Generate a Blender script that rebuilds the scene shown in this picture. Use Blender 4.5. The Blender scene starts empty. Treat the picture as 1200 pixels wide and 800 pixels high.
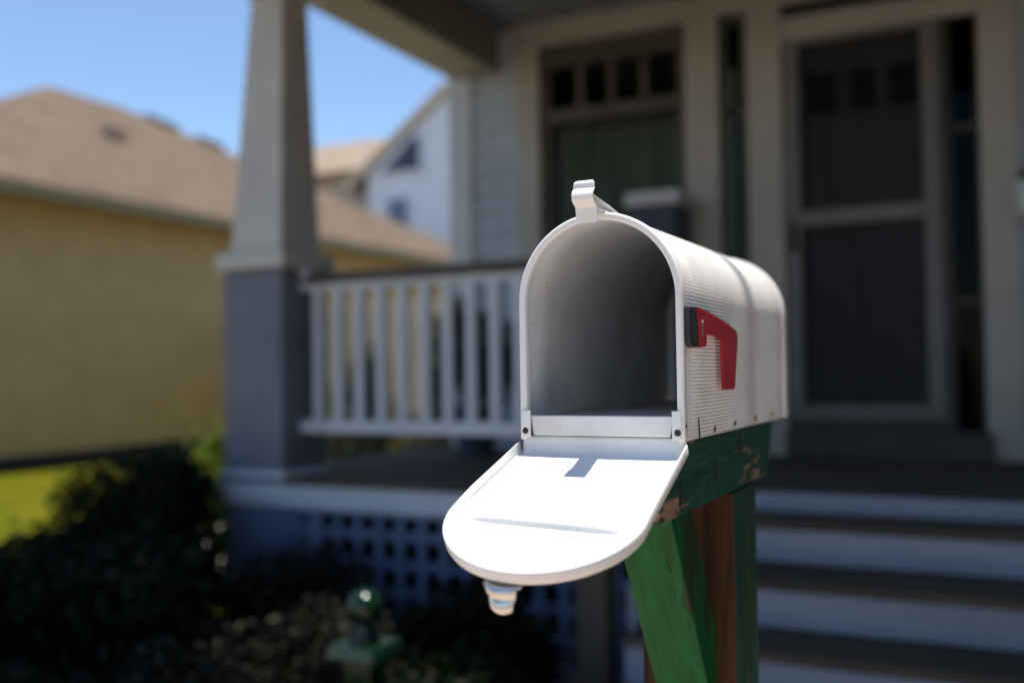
import bpy, math, random
import numpy as np
from mathutils import Vector, Matrix

random.seed(7)
RNG = np.random.default_rng(11)
SC = bpy.context.scene
COL = SC.collection
H = 1.22            # height of the eye above the lawn; z below is measured from the eye

# ------------------------------------------------------------------ materials
def mat_new(name):
    m = bpy.data.materials.new(name); m.use_nodes = True
    nt = m.node_tree; nt.nodes.clear()
    out = nt.nodes.new('ShaderNodeOutputMaterial')
    b = nt.nodes.new('ShaderNodeBsdfPrincipled')
    nt.links.new(b.outputs[0], out.inputs[0])
    return m, nt, b

def ramp(nt, stops):
    r = nt.nodes.new('ShaderNodeValToRGB')
    e = r.color_ramp.elements
    while len(e) < len(stops): e.new(0.5)
    for i, (p, c) in enumerate(stops):
        e[i].position = p; e[i].color = (*c, 1)
    return r

def coords(nt, scale=(1, 1, 1)):
    tc = nt.nodes.new('ShaderNodeTexCoord')
    mp = nt.nodes.new('ShaderNodeMapping'); mp.inputs['Scale'].default_value = scale
    nt.links.new(tc.outputs['Object'], mp.inputs['Vector'])
    return mp.outputs[0]

def noise(nt, vec, scale, detail=6, rough=0.6):
    n = nt.nodes.new('ShaderNodeTexNoise')
    n.inputs['Scale'].default_value = scale; n.inputs['Detail'].default_value = detail
    n.inputs['Roughness'].default_value = rough
    nt.links.new(vec, n.inputs['Vector'])
    return n.outputs['Fac']

def bump(nt, b, fac, strength=0.3, dist=0.002):
    bp = nt.nodes.new('ShaderNodeBump')
    bp.inputs['Strength'].default_value = strength; bp.inputs['Distance'].default_value = dist
    nt.links.new(fac, bp.inputs['Height']); nt.links.new(bp.outputs[0], b.inputs['Normal'])

def mottled(name, c1, c2, scale=6, rough=0.6, stretch=(1, 1, 1), bs=0.2, bd=0.002, spec=0.5, lo=0.35, hi=0.65):
    m, nt, b = mat_new(name)
    v = coords(nt, stretch)
    f = noise(nt, v, scale)
    r = ramp(nt, [(lo, c1), (hi, c2)])
    nt.links.new(f, r.inputs[0]); nt.links.new(r.outputs[0], b.inputs['Base Color'])
    b.inputs['Roughness'].default_value = rough
    b.inputs['Specular IOR Level'].default_value = spec
    if bs: bump(nt, b, noise(nt, v, scale * 4), bs, bd)
    return m

def painted_wood(name, paint1, paint2, bare1, bare2, amount, stretch, seed=0.0, rough=0.55):
    """Old paint on timber: brush grain, worn spots down to the wood."""
    m, nt, b = mat_new(name)
    tc = nt.nodes.new('ShaderNodeTexCoord')
    mp = nt.nodes.new('ShaderNodeMapping')
    mp.inputs['Scale'].default_value = stretch; mp.inputs['Location'].default_value = (seed, seed * .7, seed * .3)
    nt.links.new(tc.outputs['Object'], mp.inputs['Vector']); v = mp.outputs[0]
    grain = noise(nt, v, 60, 8, 0.65)
    blot = noise(nt, v, 11, 6, 0.72)
    rp = ramp(nt, [(0.3, paint1), (0.7, paint2)]); nt.links.new(grain, rp.inputs[0])
    rb = ramp(nt, [(0.3, bare1), (0.7, bare2)]); nt.links.new(grain, rb.inputs[0])
    k = ramp(nt, [(amount, (0, 0, 0)), (amount + 0.025, (1, 1, 1))]); nt.links.new(blot, k.inputs[0])
    mx = nt.nodes.new('ShaderNodeMix'); mx.data_type = 'RGBA'
    nt.links.new(k.outputs[0], mx.inputs['Factor'])
    nt.links.new(rp.outputs[0], mx.inputs['A']); nt.links.new(rb.outputs[0], mx.inputs['B'])
    nt.links.new(mx.outputs['Result'], b.inputs['Base Color'])
    b.inputs['Roughness'].default_value = rough
    b.inputs['Specular IOR Level'].default_value = 0.22
    ad = nt.nodes.new('ShaderNodeMath'); ad.operation = 'SUBTRACT'
    nt.links.new(grain, ad.inputs[0]); nt.links.new(k.outputs[0], ad.inputs[1])
    bump(nt, b, ad.outputs[0], 0.8, 0.0016)
    return m

def enamel(name, base, dirt, rough=0.35, spots=True):
    """White enamelled sheet metal with faint grime and a few specks."""
    m, nt, b = mat_new(name)
    v = coords(nt)
    big = noise(nt, v, 9, 8, 0.65)
    r = ramp(nt, [(0.34, dirt), (0.55, base)]); nt.links.new(big, r.inputs[0])
    last = r.outputs[0]
    if spots:
        vo = nt.nodes.new('ShaderNodeTexNoise'); vo.inputs['Scale'].default_value = 130; vo.inputs['Detail'].default_value = 2
        nt.links.new(v, vo.inputs['Vector'])
        k = ramp(nt, [(0.755, (0, 0, 0)), (0.785, (1, 1, 1))]); nt.links.new(vo.outputs['Fac'], k.inputs[0])
        mx = nt.nodes.new('ShaderNodeMix'); mx.data_type = 'RGBA'
        nt.links.new(k.outputs[0], mx.inputs['Factor']); nt.links.new(last, mx.inputs['A'])
        mx.inputs['B'].default_value = (0.10, 0.07, 0.045, 1); last = mx.outputs['Result']
    nt.links.new(last, b.inputs['Base Color'])
    rr = ramp(nt, [(0.3, (rough + .12,) * 3), (0.7, (rough - .05,) * 3)]); nt.links.new(big, rr.inputs[0])
    nt.links.new(rr.outputs[0], b.inputs['Roughness'])
    bump(nt, b, noise(nt, v, 60, 3), 0.06, 0.001)
    return m

def glass(name, tint, alpha):
    """Window glass: what is behind shows, the surface reflects."""
    m = bpy.data.materials.new(name); m.use_nodes = True
    nt = m.node_tree; nt.nodes.clear()
    out = nt.nodes.new('ShaderNodeOutputMaterial')
    t = nt.nodes.new('ShaderNodeBsdfTransparent'); t.inputs[0].default_value = (*tint, 1)
    g = nt.nodes.new('ShaderNodeBsdfGlossy'); g.inputs['Roughness'].default_value = 0.03
    f = nt.nodes.new('ShaderNodeFresnel'); f.inputs[0].default_value = 1.42
    mth = nt.nodes.new('ShaderNodeMath'); mth.operation = 'ADD'; mth.inputs[1].default_value = alpha
    nt.links.new(f.outputs[0], mth.inputs[0])
    mx = nt.nodes.new('ShaderNodeMixShader')
    nt.links.new(mth.outputs[0], mx.inputs[0]); nt.links.new(t.outputs[0], mx.inputs[1]); nt.links.new(g.outputs[0], mx.inputs[2])
    nt.links.new(mx.outputs[0], out.inputs[0])
    return m

def screen_mesh(name):
    m = bpy.data.materials.new(name); m.use_nodes = True
    nt = m.node_tree; nt.nodes.clear()
    out = nt.nodes.new('ShaderNodeOutputMaterial')
    t = nt.nodes.new('ShaderNodeBsdfTransparent')
    d = nt.nodes.new('ShaderNodeBsdfDiffuse'); d.inputs[0].default_value = (.03, .03, .032, 1)
    mx = nt.nodes.new('ShaderNodeMixShader'); mx.inputs[0].default_value = 0.36
    nt.links.new(t.outputs[0], mx.inputs[1]); nt.links.new(d.outputs[0], mx.inputs[2])
    nt.links.new(mx.outputs[0], out.inputs[0])
    return m

def leaf_mat(name, c1, c2, c3, trans=0.25):
    m = bpy.data.materials.new(name); m.use_nodes = True
    nt = m.node_tree; nt.nodes.clear()
    out = nt.nodes.new('ShaderNodeOutputMaterial')
    geo = nt.nodes.new('ShaderNodeNewGeometry')
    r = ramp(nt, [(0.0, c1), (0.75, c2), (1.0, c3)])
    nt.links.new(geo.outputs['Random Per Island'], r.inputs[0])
    b = nt.nodes.new('ShaderNodeBsdfPrincipled'); b.inputs['Roughness'].default_value = 0.6
    b.inputs['Specular IOR Level'].default_value = 0.15
    tr = nt.nodes.new('ShaderNodeBsdfTranslucent')
    nt.links.new(r.outputs[0], b.inputs['Base Color']); nt.links.new(r.outputs[0], tr.inputs[0])
    mx = nt.nodes.new('ShaderNodeMixShader'); mx.inputs[0].default_value = trans
    nt.links.new(b.outputs[0], mx.inputs[1]); nt.links.new(tr.outputs[0], mx.inputs[2])
    nt.links.new(mx.outputs[0], out.inputs[0])
    return m

M = {}
M['enamel'] = enamel('white_enamel', (.84, .83, .81), (.68, .655, .61))
M['inside_dark'] = mottled('inside_shade_grey', (.22, .235, .255), (.31, .325, .345), 14, .42, bs=.05)  # grey that paints the falling shade at the back and floor inside
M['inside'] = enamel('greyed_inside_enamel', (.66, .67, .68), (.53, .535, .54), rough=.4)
M['enamel_door'] = enamel('white_enamel_door', (.84, .83, .82), (.76, .75, .73), rough=.3, spots=False)
M['latch'] = enamel('glossy_white_strip', (.82, .82, .81), (.76, .76, .75), rough=.17, spots=False)
M['galv'] = mottled('galvanised_strip', (.62, .60, .57), (.75, .73, .70), 40, .26, bs=.03)
M['galv'].node_tree.nodes['Principled BSDF'].inputs['Metallic'].default_value = .8
M['red'] = mottled('red_plastic', (.34, .004, .007), (.43, .008, .012), 30, .42, bs=.08, bd=.0006)
M['black'] = mottled('black_plastic', (.012, .012, .013), (.022, .022, .023), 30, .45, bs=.08, bd=.0006)
M['grey'] = mottled('grey_print', (.22, .21, .21), (.32, .31, .31), 60, .5, bs=0)
M['rust'] = mottled('rusty_steel', (.03, .016, .008), (.16, .07, .025), 300, .75, bs=.3, bd=.0005)
M['hole'] = mottled('dark_steel', (.012, .010, .009), (.03, .024, .02), 300, .7, bs=0)
M['nail'] = mottled('nail_steel', (.02, .02, .025), (.05, .05, .06), 300, .5, bs=0)
M['green_beam'] = painted_wood('worn_green_paint', (.006, .042, .026), (.034, .120, .075), (.20, .12, .07), (.46, .32, .21), .592, (2.2, .45, 3.2), 7.7)
M['green_brace'] = painted_wood('bright_green_paint', (.002, .055, .014), (.006, .115, .030), (.010, .03, .012), (.03, .05, .02), .60, (1.3, .35, .14), 1.7)
M['green_post'] = painted_wood('faded_green_paint', (.010, .042, .024), (.032, .09, .05), (.09, .05, .03), (.2, .12, .07), .59, (1, 1, .10), 5.2)
M['bare_wood'] = painted_wood('bare_brown_timber', (.010, .004, .002), (.115, .048, .018), (.10, .07, .02), (.2, .14, .05), .70, (1, 1, .07), 2.4, .75)
M['siding'] = mottled('blue_grey_siding', (.46, .50, .55), (.54, .58, .63), 4, .6, bs=.1)
M['trim'] = mottled('cream_trim_paint', (.44, .39, .33), (.50, .45, .385), 3, .5, bs=.1)
M['column'] = mottled('warm_white_column_paint', (.55, .51, .44), (.62, .58, .50), 3, .5, bs=.1)
M['pier'] = mottled('slate_blue_paint', (.145, .155, .19), (.175, .186, .225), 4, .55, bs=.15)
M['white'] = mottled('white_paint', (.60, .62, .66), (.70, .72, .75), 4, .5, bs=.1)
M['riser'] = mottled('pale_blue_white_paint', (.235, .265, .325), (.30, .335, .40), 3, .5, stretch=(.4, 1, 1), bs=.1)
M['lattice'] = mottled('blue_lattice_paint', (.12, .16, .24), (.18, .22, .31), 6, .6, bs=.1)
M['deck'] = mottled('dark_deck_boards', (.075, .058, .042), (.145, .113, .082), 9, .9, stretch=(.15, 2.5, 1), bs=.4, bd=.003, spec=.15)
M['rail'] = mottled('brown_rail_wood', (.06, .045, .03), (.12, .09, .06), 9, .6, stretch=(.2, 1, 1), bs=.3)
M['ceiling'] = mottled('grey_porch_ceiling', (.16, .17, .19), (.2, .21, .23), 5, .7, bs=.1)
M['beam'] = mottled('olive_cream_beam_paint', (.26, .235, .17), (.32, .29, .21), 3, .6, bs=.1)
M['sash'] = mottled('brown_sash_paint', (.075, .062, .043), (.115, .095, .068), 6, .5, bs=.1)
M['sash_green'] = mottled('green_sash_paint', (.045, .06, .042), (.07, .085, .06), 6, .5, bs=.1)
M['storm'] = mottled('taupe_storm_door_paint', (.15, .138, .125), (.19, .175, .16), 5, .5, bs=.05)
M['jamb'] = mottled('dark_jamb_paint', (.035, .03, .025), (.055, .048, .04), 5, .55, bs=.1)
M['door'] = mottled('dark_door_wood', (.13, .125, .13), (.18, .172, .175), 8, .5, stretch=(1, 1, .2), bs=.2)
M['curtain'] = mottled('green_grey_curtain', (.25, .28, .23), (.40, .43, .37), 3, .9, stretch=(3, 1, .3), bs=.3, bd=.01)
M['room'] = mottled('unlit_room_dark', (.03, .028, .026), (.05, .046, .042), 3, .9, bs=0)  # near-black puts the dark of an unlit interior into the colour
M['glass'] = glass('window_glass', (.78, .81, .79), .01)
M['dark_glass'] = glass('dark_window_glass', (.25, .28, .28), -.025)
M['screen'] = screen_mesh('insect_screen')
M['shingle'] = None
M['yellow'] = mottled('yellow_siding_paint', (.46, .30, .11), (.54, .36, .14), 2, .6, bs=.1)
M['olive'] = mottled('olive_fascia_paint', (.17, .14, .065), (.22, .18, .085), 3, .6, bs=.1)
M['grey_wall'] = mottled('pale_grey_siding', (.78, .80, .80), (.84, .85, .85), 1, .7, bs=.05)
M['tan'] = mottled('tan_stucco', (.42, .33, .24), (.52, .42, .31), .8, .8, bs=.1)
M['rose'] = mottled('rosy_brick', (.30, .19, .13), (.40, .27, .19), 2, .8, bs=.1)
M['rake'] = mottled('tan_rake_board', (.70, .52, .34), (.78, .60, .40), 2, .6, bs=.1)
M['navy'] = mottled('navy_paint', (.035, .045, .075), (.05, .065, .10), 6, .5, bs=.1)
M['palelid'] = mottled('pale_lid_paint', (.60, .57, .54), (.68, .65, .62), 6, .5, bs=.1)
M['fence'] = mottled('weathered_fence_boards', (.74, .57, .41), (.84, .66, .48), 5, .8, stretch=(1, 1, .2), bs=.3)
M['terracotta'] = mottled('terracotta', (.22, .09, .05), (.30, .13, .07), 12, .8, bs=.2)
M['lamp_glass'] = mottled('frosted_glass', (.62, .60, .55), (.70, .68, .62), 20, .35, bs=0)
M['gloss_green'] = mottled('glossy_green_paint', (.002, .013, .005), (.003, .020, .008), 14, .12, bs=.05)
M['bark'] = mottled('grey_bark', (.07, .055, .04), (.15, .12, .09), 14, .9, stretch=(1, 1, .3), bs=.6, bd=.01)
M['newel'] = mottled('dark_brown_newel_paint', (.045, .036, .028), (.08, .062, .045), 8, .6, stretch=(1, 1, .2), bs=.2)
M['lawn'] = mottled('sunlit_lawn', (.060, .066, .002), (.105, .102, .005), 2.5, .95, bs=.8, bd=.03, spec=.05)
M['sand'] = mottled('dry_sandy_soil', (.16, .13, .10), (.24, .20, .155), 8, .95, bs=.5, bd=.01)
M['soil'] = mottled('dark_mulch', (.018, .013, .009), (.05, .037, .026), 25, .95, bs=.9, bd=.03)
M['concrete'] = mottled('warm_paving', (.36, .27, .20), (.46, .36, .27), 8, .85, bs=.3, bd=.004)
M['brick'] = mottled('old_brick_paving', (.10, .055, .038), (.17, .095, .065), 14, .9, bs=.4, bd=.006)
M['bounce_ground'] = mottled('pale_bounce_ground', (.46, .41, .34), (.58, .52, .44), 12, .9, bs=.4, bd=.008)
M['street'] = mottled('asphalt', (.04, .04, .042), (.065, .063, .06), 30, .9, bs=.3, bd=.004)
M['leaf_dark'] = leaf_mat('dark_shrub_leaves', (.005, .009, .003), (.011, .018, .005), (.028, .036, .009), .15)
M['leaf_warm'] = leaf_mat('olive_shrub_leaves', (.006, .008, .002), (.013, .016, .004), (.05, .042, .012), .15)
M['leaf_pale'] = leaf_mat('glint_flecked_leaves', (.004, .006, .003), (.010, .012, .007), (.11, .095, .07), .12)  # palest leaves stand in for sun glints and pale blossom
M['leaf_sunlit'] = leaf_mat('sunlight_tinted_leaves', (.05, .09, .008), (.11, .17, .012), (.20, .24, .02), .35)  # sunlit patches of foliage put into the leaf colour
M['leaf_tree'] = leaf_mat('tree_leaves', (.03, .05, .012), (.05, .08, .018), (.08, .11, .03), .3)

def shingles(name, c1, c2, c3, scale):
    m, nt, b = mat_new(name)
    v = coords(nt)
    br = nt.nodes.new('ShaderNodeTexBrick'); br.inputs['Scale'].default_value = scale
    br.inputs['Color1'].default_value = (*c1, 1); br.inputs['Color2'].default_value = (*c2, 1)
    br.inputs['Mortar'].default_value = (*c3, 1); br.inputs['Mortar Size'].default_value = .03
    br.inputs['Brick Width'].default_value = .6; br.inputs['Row Height'].default_value = .28
    rot = nt.nodes.new('ShaderNodeMapping'); rot.inputs['Rotation'].default_value = (0, 0, math.pi / 2)
    nt.links.new(v, rot.inputs['Vector']); nt.links.new(rot.outputs[0], br.inputs['Vector'])
    n = noise(nt, v, 1.2)
    mx = nt.nodes.new('ShaderNodeMix'); mx.data_type = 'RGBA'; mx.blend_type = 'MULTIPLY'
    mx.inputs['Factor'].default_value = .6
    rr = ramp(nt, [(.3, (.75, .75, .75)), (.7, (1.1, 1.08, 1.05))]); nt.links.new(n, rr.inputs[0])
    nt.links.new(br.outputs[0], mx.inputs['A']); nt.links.new(rr.outputs[0], mx.inputs['B'])
    nt.links.new(mx.outputs['Result'], b.inputs['Base Color']); b.inputs['Roughness'].default_value = .95; b.inputs['Specular IOR Level'].default_value = .08
    bump(nt, b, br.outputs['Fac'], .5, .01)
    return m
M['shingle'] = shingles('tan_shingles', (.140, .104, .073), (.175, .131, .094), (.094, .068, .05), 2.2)
M['shingle_pale'] = shingles('pale_tan_shingles', (.28, .22, .165), (.34, .265, .20), (.2, .155, .115), 1.5)
M['shingle_porch'] = shingles('grey_porch_shingles', (.12, .11, .10), (.16, .15, .14), (.07, .065, .06), 2.2)

# ------------------------------------------------------------------ geometry
class MB:
    """Collects faces for one mesh object."""
    def __init__(s): s.v = []; s.f = []; s.mi = []
    def add(s, verts, faces, mi=0):
        o = len(s.v); s.v += [tuple(p) for p in verts]
        s.f += [tuple(i + o for i in f) for f in faces]; s.mi += [mi] * len(faces)
        return s
    def box(s, x0, x1, y0, y1, z0, z1, mi=0):
        v = [(x, y, z) for z in (z0, z1) for y in (y0, y1) for x in (x0, x1)]
        return s.add(v, [(0, 2, 3, 1), (4, 5, 7, 6), (0, 1, 5, 4), (2, 6, 7, 3), (0, 4, 6, 2), (1, 3, 7, 5)], mi)
    def hexa(s, bottom, top, mi=0):
        return s.add(list(bottom) + list(top), [(3, 2, 1, 0), (4, 5, 6, 7)] + [(i, (i + 1) % 4, 4 + (i + 1) % 4, 4 + i) for i in range(4)], mi)
    def prism(s, pts, axis, a, b, mi=0):
        """polygon in the two other axes, extruded along axis from a to b"""
        def P(p, t):
            return {'x': (t, p[0], p[1]), 'y': (p[0], t, p[1]), 'z': (p[0], p[1], t)}[axis]
        n = len(pts)
        v = [P(p, a) for p in pts] + [P(p, b) for p in pts]
        return s.add(v, [tuple(range(n - 1, -1, -1)), tuple(range(n, 2 * n))] + [(i, (i + 1) % n, n + (i + 1) % n, n + i) for i in range(n)], mi)
    def rings(s, rs, closed=True, caps=True, mi=0):
        n = len(rs[0]); v = [p for r in rs for p in r]; f = []
        for k in range(len(rs) - 1):
            for i in range(n if closed else n - 1):
                j = (i + 1) % n
                f.append((k * n + i, k * n + j, (k + 1) * n + j, (k + 1) * n + i))
        if caps and closed:
            f.append(tuple(range(n - 1, -1, -1))); f.append(tuple((len(rs) - 1) * n + i for i in range(n)))
        return s.add(v, f, mi)
    def tube(s, path, rad, seg=8, mi=0):
        rs = []; path = [Vector(p) for p in path]
        for i, p in enumerate(path):
            d = (path[min(i + 1, len(path) - 1)] - path[max(i - 1, 0)]).normalized()
            a = d.orthogonal().normalized(); b = d.cross(a)
            if i and (a - pa).length > (a + pa).length: pass
            if i:
                a = (pa - d * pa.dot(d)).normalized(); b = d.cross(a)
            pa = a
            r = rad[i] if isinstance(rad, (list, tuple)) else rad
            rs.append([p + (a * math.cos(t) + b * math.sin(t)) * r for t in [2 * math.pi * k / seg for k in range(seg)]])
        return s.rings(rs, mi=mi)
    def lathe(s, prof, cx, cy, seg=24, mi=0):
        rs = [[(cx + r * math.cos(t), cy + r * math.sin(t), z) for t in [2 * math.pi * k / seg for k in range(seg)]] for r, z in prof]
        return s.rings(rs, mi=mi)
    def build(s, name, mats, parent=None, origin=(0, 0, 0), smooth=False, bevel=0, solid=0, offset=-1, auto=None):
        o3 = origin if parent is None else parent['_o']
        me = bpy.data.meshes.new(name)
        me.from_pydata([(x - o3[0], y - o3[1], z - o3[2]) for x, y, z in s.v], [], s.f)
        for m in (mats if isinstance(mats, (list, tuple)) else [mats]): me.materials.append(m)
        me.polygons.foreach_set('material_index', s.mi)
        me.update()
        if smooth: me.polygons.foreach_set('use_smooth', [True] * len(me.polygons))
        ob = bpy.data.objects.new(name, me); COL.objects.link(ob)
        ob['_o'] = list(o3)
        if parent is None: ob.location = (o3[0], o3[1], o3[2] + H)
        else: ob.parent = parent
        if solid:
            md = ob.modifiers.new('thickness', 'SOLIDIFY'); md.thickness = solid; md.offset = offset
        if bevel:
            md = ob.modifiers.new('bevel', 'BEVEL'); md.width = bevel; md.segments = 2; md.limit_method = 'ANGLE'
            md.angle_limit = math.radians(40)
        return ob

def tag(o, label, cat, group=None, kind=None):
    if label: o['label'] = label
    if cat: o['category'] = cat
    if group: o['group'] = group
    if kind: o['kind'] = kind
    return o

def thing(name, loc, label, cat, group=None):
    o = bpy.data.objects.new(name, None); COL.objects.link(o)
    o.location = (loc[0], loc[1], loc[2] + H); o.empty_display_size = .1
    o['_o'] = list(loc)
    return tag(o, label, cat, group)

def copy_tree(o, parent=None):
    c = o.copy(); COL.objects.link(c)
    if parent is not None: c.parent = parent
    for ch in [x for x in COL.objects if x.parent == o]: copy_tree(ch, c)
    return c

def laps(mb, x0, x1, y, z0, z1, exposure=.13, t=.030, axis='y', sign=-1):
    """Overlapping clapboards on a wall plane; sign gives the side they face."""
    n = max(1, int(round((z1 - z0) / exposure))); e = (z1 - z0) / n
    pts = [(y, z0)]
    for k in range(n):
        a = z0 + k * e
        pts += [(y + sign * t, a + .0005), (y + sign * .006, a + e)]
    pts.append((y, z1))
    if axis == 'y': mb.prism(pts, 'x', x0, x1)
    else:
        n2 = len(pts); v = [(p[0], x0, p[1]) for p in pts] + [(p[0], x1, p[1]) for p in pts]
        mb.add(v, [tuple(range(n2 - 1, -1, -1)), tuple(range(n2, 2 * n2))] + [(i, (i + 1) % n2, n2 + (i + 1) % n2, n2 + i) for i in range(n2)])

# ------------------------------------------------------------------ the mailbox
CX, YF, YR = -.3626, .935, 1.435
ZB, ZC, R0 = -.0715, .0697, .0862
box_t = thing('mailbox', (CX, 1.18, ZB), 'open white rural mailbox with a lowered red flag on a green wooden mount', 'mailbox')

def dpath(r, n_side=10, n_arc=40, zb=ZB):
    """D outline from bottom left over the top to bottom right: (x, z, normal x, normal z)"""
    out = [(CX - r, zb + (ZC - zb) * k / n_side, -1, 0) for k in range(n_side)]
    for k in range(n_arc + 1):
        a = math.pi - math.pi * k / n_arc
        out.append((CX + r * math.cos(a), ZC + r * math.sin(a), math.cos(a), math.sin(a)))
    out += [(CX + r, ZC + (zb - ZC) * k / n_side, 1, 0) for k in range(1, n_side + 1)]
    return out

# corrugated barrel
arc_pts = dpath(R0 - .0008, 270, 540)
body = MB(); rs = []
for y in np.linspace(YF + .004, YR - .004, 9):
    ring = []; L = 0; prev = None
    for x, z, nx, nz in arc_pts:
        if prev: L += math.hypot(x - prev[0], z - prev[1])
        prev = (x, z)
        w = .000045 * math.cos(2 * math.pi * L / .0037)
        ring.append((x + nx * w, y, z + nz * w))
    rs.append(ring)
body.rings(rs, closed=False)
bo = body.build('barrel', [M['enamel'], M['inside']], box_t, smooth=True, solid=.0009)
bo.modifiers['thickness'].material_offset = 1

# rolled front rim
def dsweep(section, r, n_side=10, n_arc=48, zb=ZB):
    """sweep a closed section of (radial offset, y) along the D outline"""
    return [[(x + nx * q, y, z + nz * q) for q, y in section] for x, z, nx, nz in dpath(r, n_side, n_arc, zb)]
def rounded(q0, q1, y0, y1, rr, n=4):
    pts = []
    for cx, cy, a0 in ((q1 - rr, y1 - rr, 0), (q0 + rr, y1 - rr, 90), (q0 + rr, y0 + rr, 180), (q1 - rr, y0 + rr, 270)):
        for k in range(n + 1):
            a = math.radians(a0 + 90 * k / n); pts.append((cx + rr * math.cos(a), cy + rr * math.sin(a)))
    return pts
rim = MB(); rim.rings(dsweep(rounded(-.0062, .0016, YF - .0035, YF + .008, .0026), R0))
rim.build('front_rim', M['enamel_door'], box_t, smooth=True)
# lower tabs of the rim that hold the door pins
for s in (-1, 1):
    tabs = MB()
    x0 = CX + s * (R0 - .0015)
    tabs.box(min(x0, x0 - s * .0095), max(x0, x0 - s * .0095), YF - .0048, YF - .0036, ZB + .002, ZB + .030)
    tabs.build('hinge_tab', M['enamel_door'], box_t, bevel=.0008)
def disc(name, c, axis, r, th, mat, parent, seg=16):
    mb = MB()
    ax = {'x': Vector((1, 0, 0)), 'y': Vector((0, 1, 0))}[axis] if isinstance(axis, str) else Vector(axis).normalized()
    a = ax.orthogonal().normalized(); b = ax.cross(a); c = Vector(c); rs = []
    for t, k in ((-th, 1), (0, 1), (th * .7, .8), (th, .45)):
        rs.append([c + ax * t + (a * math.cos(u) + b * math.sin(u)) * r * k for u in [2 * math.pi * i / seg for i in range(seg)]])
    mb.rings(rs); return mb.build(name, mat, parent, smooth=True)
for s in (-1, 1):
    disc('hinge_pin', (CX + s * (R0 - .0052), YF - .0050, ZB + .009), (0, -1, 0), .0034, .0006, M['hole'], box_t)
disc('hinge_pin', (CX + R0 + .0006, YF + .0015, ZB + .0155), (1, 0, 0), .0036, .0012, M['hole'], box_t)

# rear cap: a dished panel with a flange round it
cap = MB(); cap.rings(dsweep(rounded(-.0015, .0022, YR - .016, YR + .003, .0012, 2), R0))
bp = dpath(R0 - .0008, 10, 48); cap.add([(x, YR, z) for x, z, a, b in bp] + [(x, YR - .0015, z) for x, z, a, b in bp],
        [tuple(range(len(bp) - 1, -1, -1)), tuple(range(len(bp), 2 * len(bp)))])
ip = dpath(R0 - .014, 10, 48, ZB + .02); cap.add([(x, YR - .006, z) for x, z, a, b in ip], [tuple(range(len(ip)))], 1)
n_ = len(ip); cap.add([(x, YR - .006, z) for x, z, a, b in ip] + [(x, YR - .001, z) for x, z, a, b in ip],
        [(i, (i + 1) % n_, n_ + (i + 1) % n_, n_ + i) for i in range(n_)], 1)
cap.build('rear_panel', [M['enamel'], M['inside_dark']], box_t)

# floor pan with its turned-down front lip
fl = MB()
fl.box(CX - .0765, CX + .0775, YF + .003, YR - .004, -.0482, -.0470)
fl.build('floor_pan', M['inside_dark'], box_t)
lip = MB()
lip.prism([(CX - .0775, -.0468), (CX + .0770, -.0468), (CX + .0722, -.0672), (CX - .0735, -.0672)], 'y', YF - .0015, YF + .0025)
lip.build('floor_lip', M['enamel'], box_t, bevel=.0012)
sk = MB()
for s in (-1, 1):
    x = CX + s * (R0 - .0045); sk.box(x - .0012, x + .0012, YF + .012, YR - .01, ZB, -.050)
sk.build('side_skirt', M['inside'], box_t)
for y, z in ((1.0486, -.0653), (1.1378, -.0638), (1.2438, -.0634), (1.3439, -.0632)):
    disc('rivet', (CX + R0 + .0002, y, z), 'x', .0034, .0010, M['rust'], box_t)
seam = MB(); seam.prism([(.9905, -.0718), (.9885, -.0716), (.9860, -.052), (.9866, -.051)], 'x', CX + R0 - .0006, CX + R0 + .0004)
seam.build('side_seam', M['hole'], box_t)

# door, dropped open; local frame u (across), s (from the pins outwards), n (up off the panel)
AD = math.radians(23.6); HY, HZ = .9325, -.0735
def dw(u, s, n):
    k = min(1, max(0, s) / .10); u0 = u; u = u * (1 + .040 * k) - .0050 * k
    n = n - u0 * .040 * min(1.15, max(0, s) / .13)
    return (CX + u, HY - s * math.cos(AD) - n * math.sin(AD), HZ - s * math.sin(AD) + n * math.cos(AD))
RD, SCN = .0893, .1345
def door_edge(off, depth):
    pts = []
    for k in range(15): pts.append((-(RD - off), SCN * k / 14))
    for k in range(1, 40):
        a = math.pi - math.pi * k / 40
        pts.append(((RD - off) * math.cos(a), SCN + (RD - off) * math.sin(a)))
    for k in range(14, -1, -1): pts.append(((RD - off), SCN * k / 14))
    return [dw(u, s, depth) for u, s in pts]
door = MB()
door.rings([door_edge(.0006, -.0002), door_edge(0, -.0012), door_edge(0, -.0095), door_edge(.0008, -.0118), door_edge(.0024, -.0130)], closed=False)
DP = MB()
rows = []
ss = [SCN * k / 14 for k in range(15)]
ns = 33
def crease(u, s):
    e = max(0, 1 - (abs(u + .002) / .078) ** 8)
    d = (s - .1375 - .00 * u)
    up = .0155 * max(0, 1 - (s + .008) / .013) ** 2
    return up + (.0060 * math.exp(-(d / .0019) ** 2)) * e
srow = sorted(set([round(x, 5) for x in list(np.linspace(-.008, .006, 12)) + list(np.linspace(.006, .120, 14)) + list(np.linspace(.120, .155, 90)) + list(np.linspace(.155, SCN + RD - .0024, 30))]))
for s in srow:
    o = RD - .0022
    hw = o if s <= SCN else math.sqrt(max(1e-9, o * o - (s - SCN) ** 2))
    rows.append([dw(hw * (2 * i / (ns - 1) - 1), s, -.0130 + crease(hw * (2 * i / (ns - 1) - 1), s)) for i in range(ns)])
DP.rings(rows, closed=False)
dpart = DP.build('door', M['enamel_door'], box_t, smooth=True, solid=.0008, offset=-1)
door.build('door_flange', M['enamel_door'], dpart, smooth=True, solid=.0009, offset=0)
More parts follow.
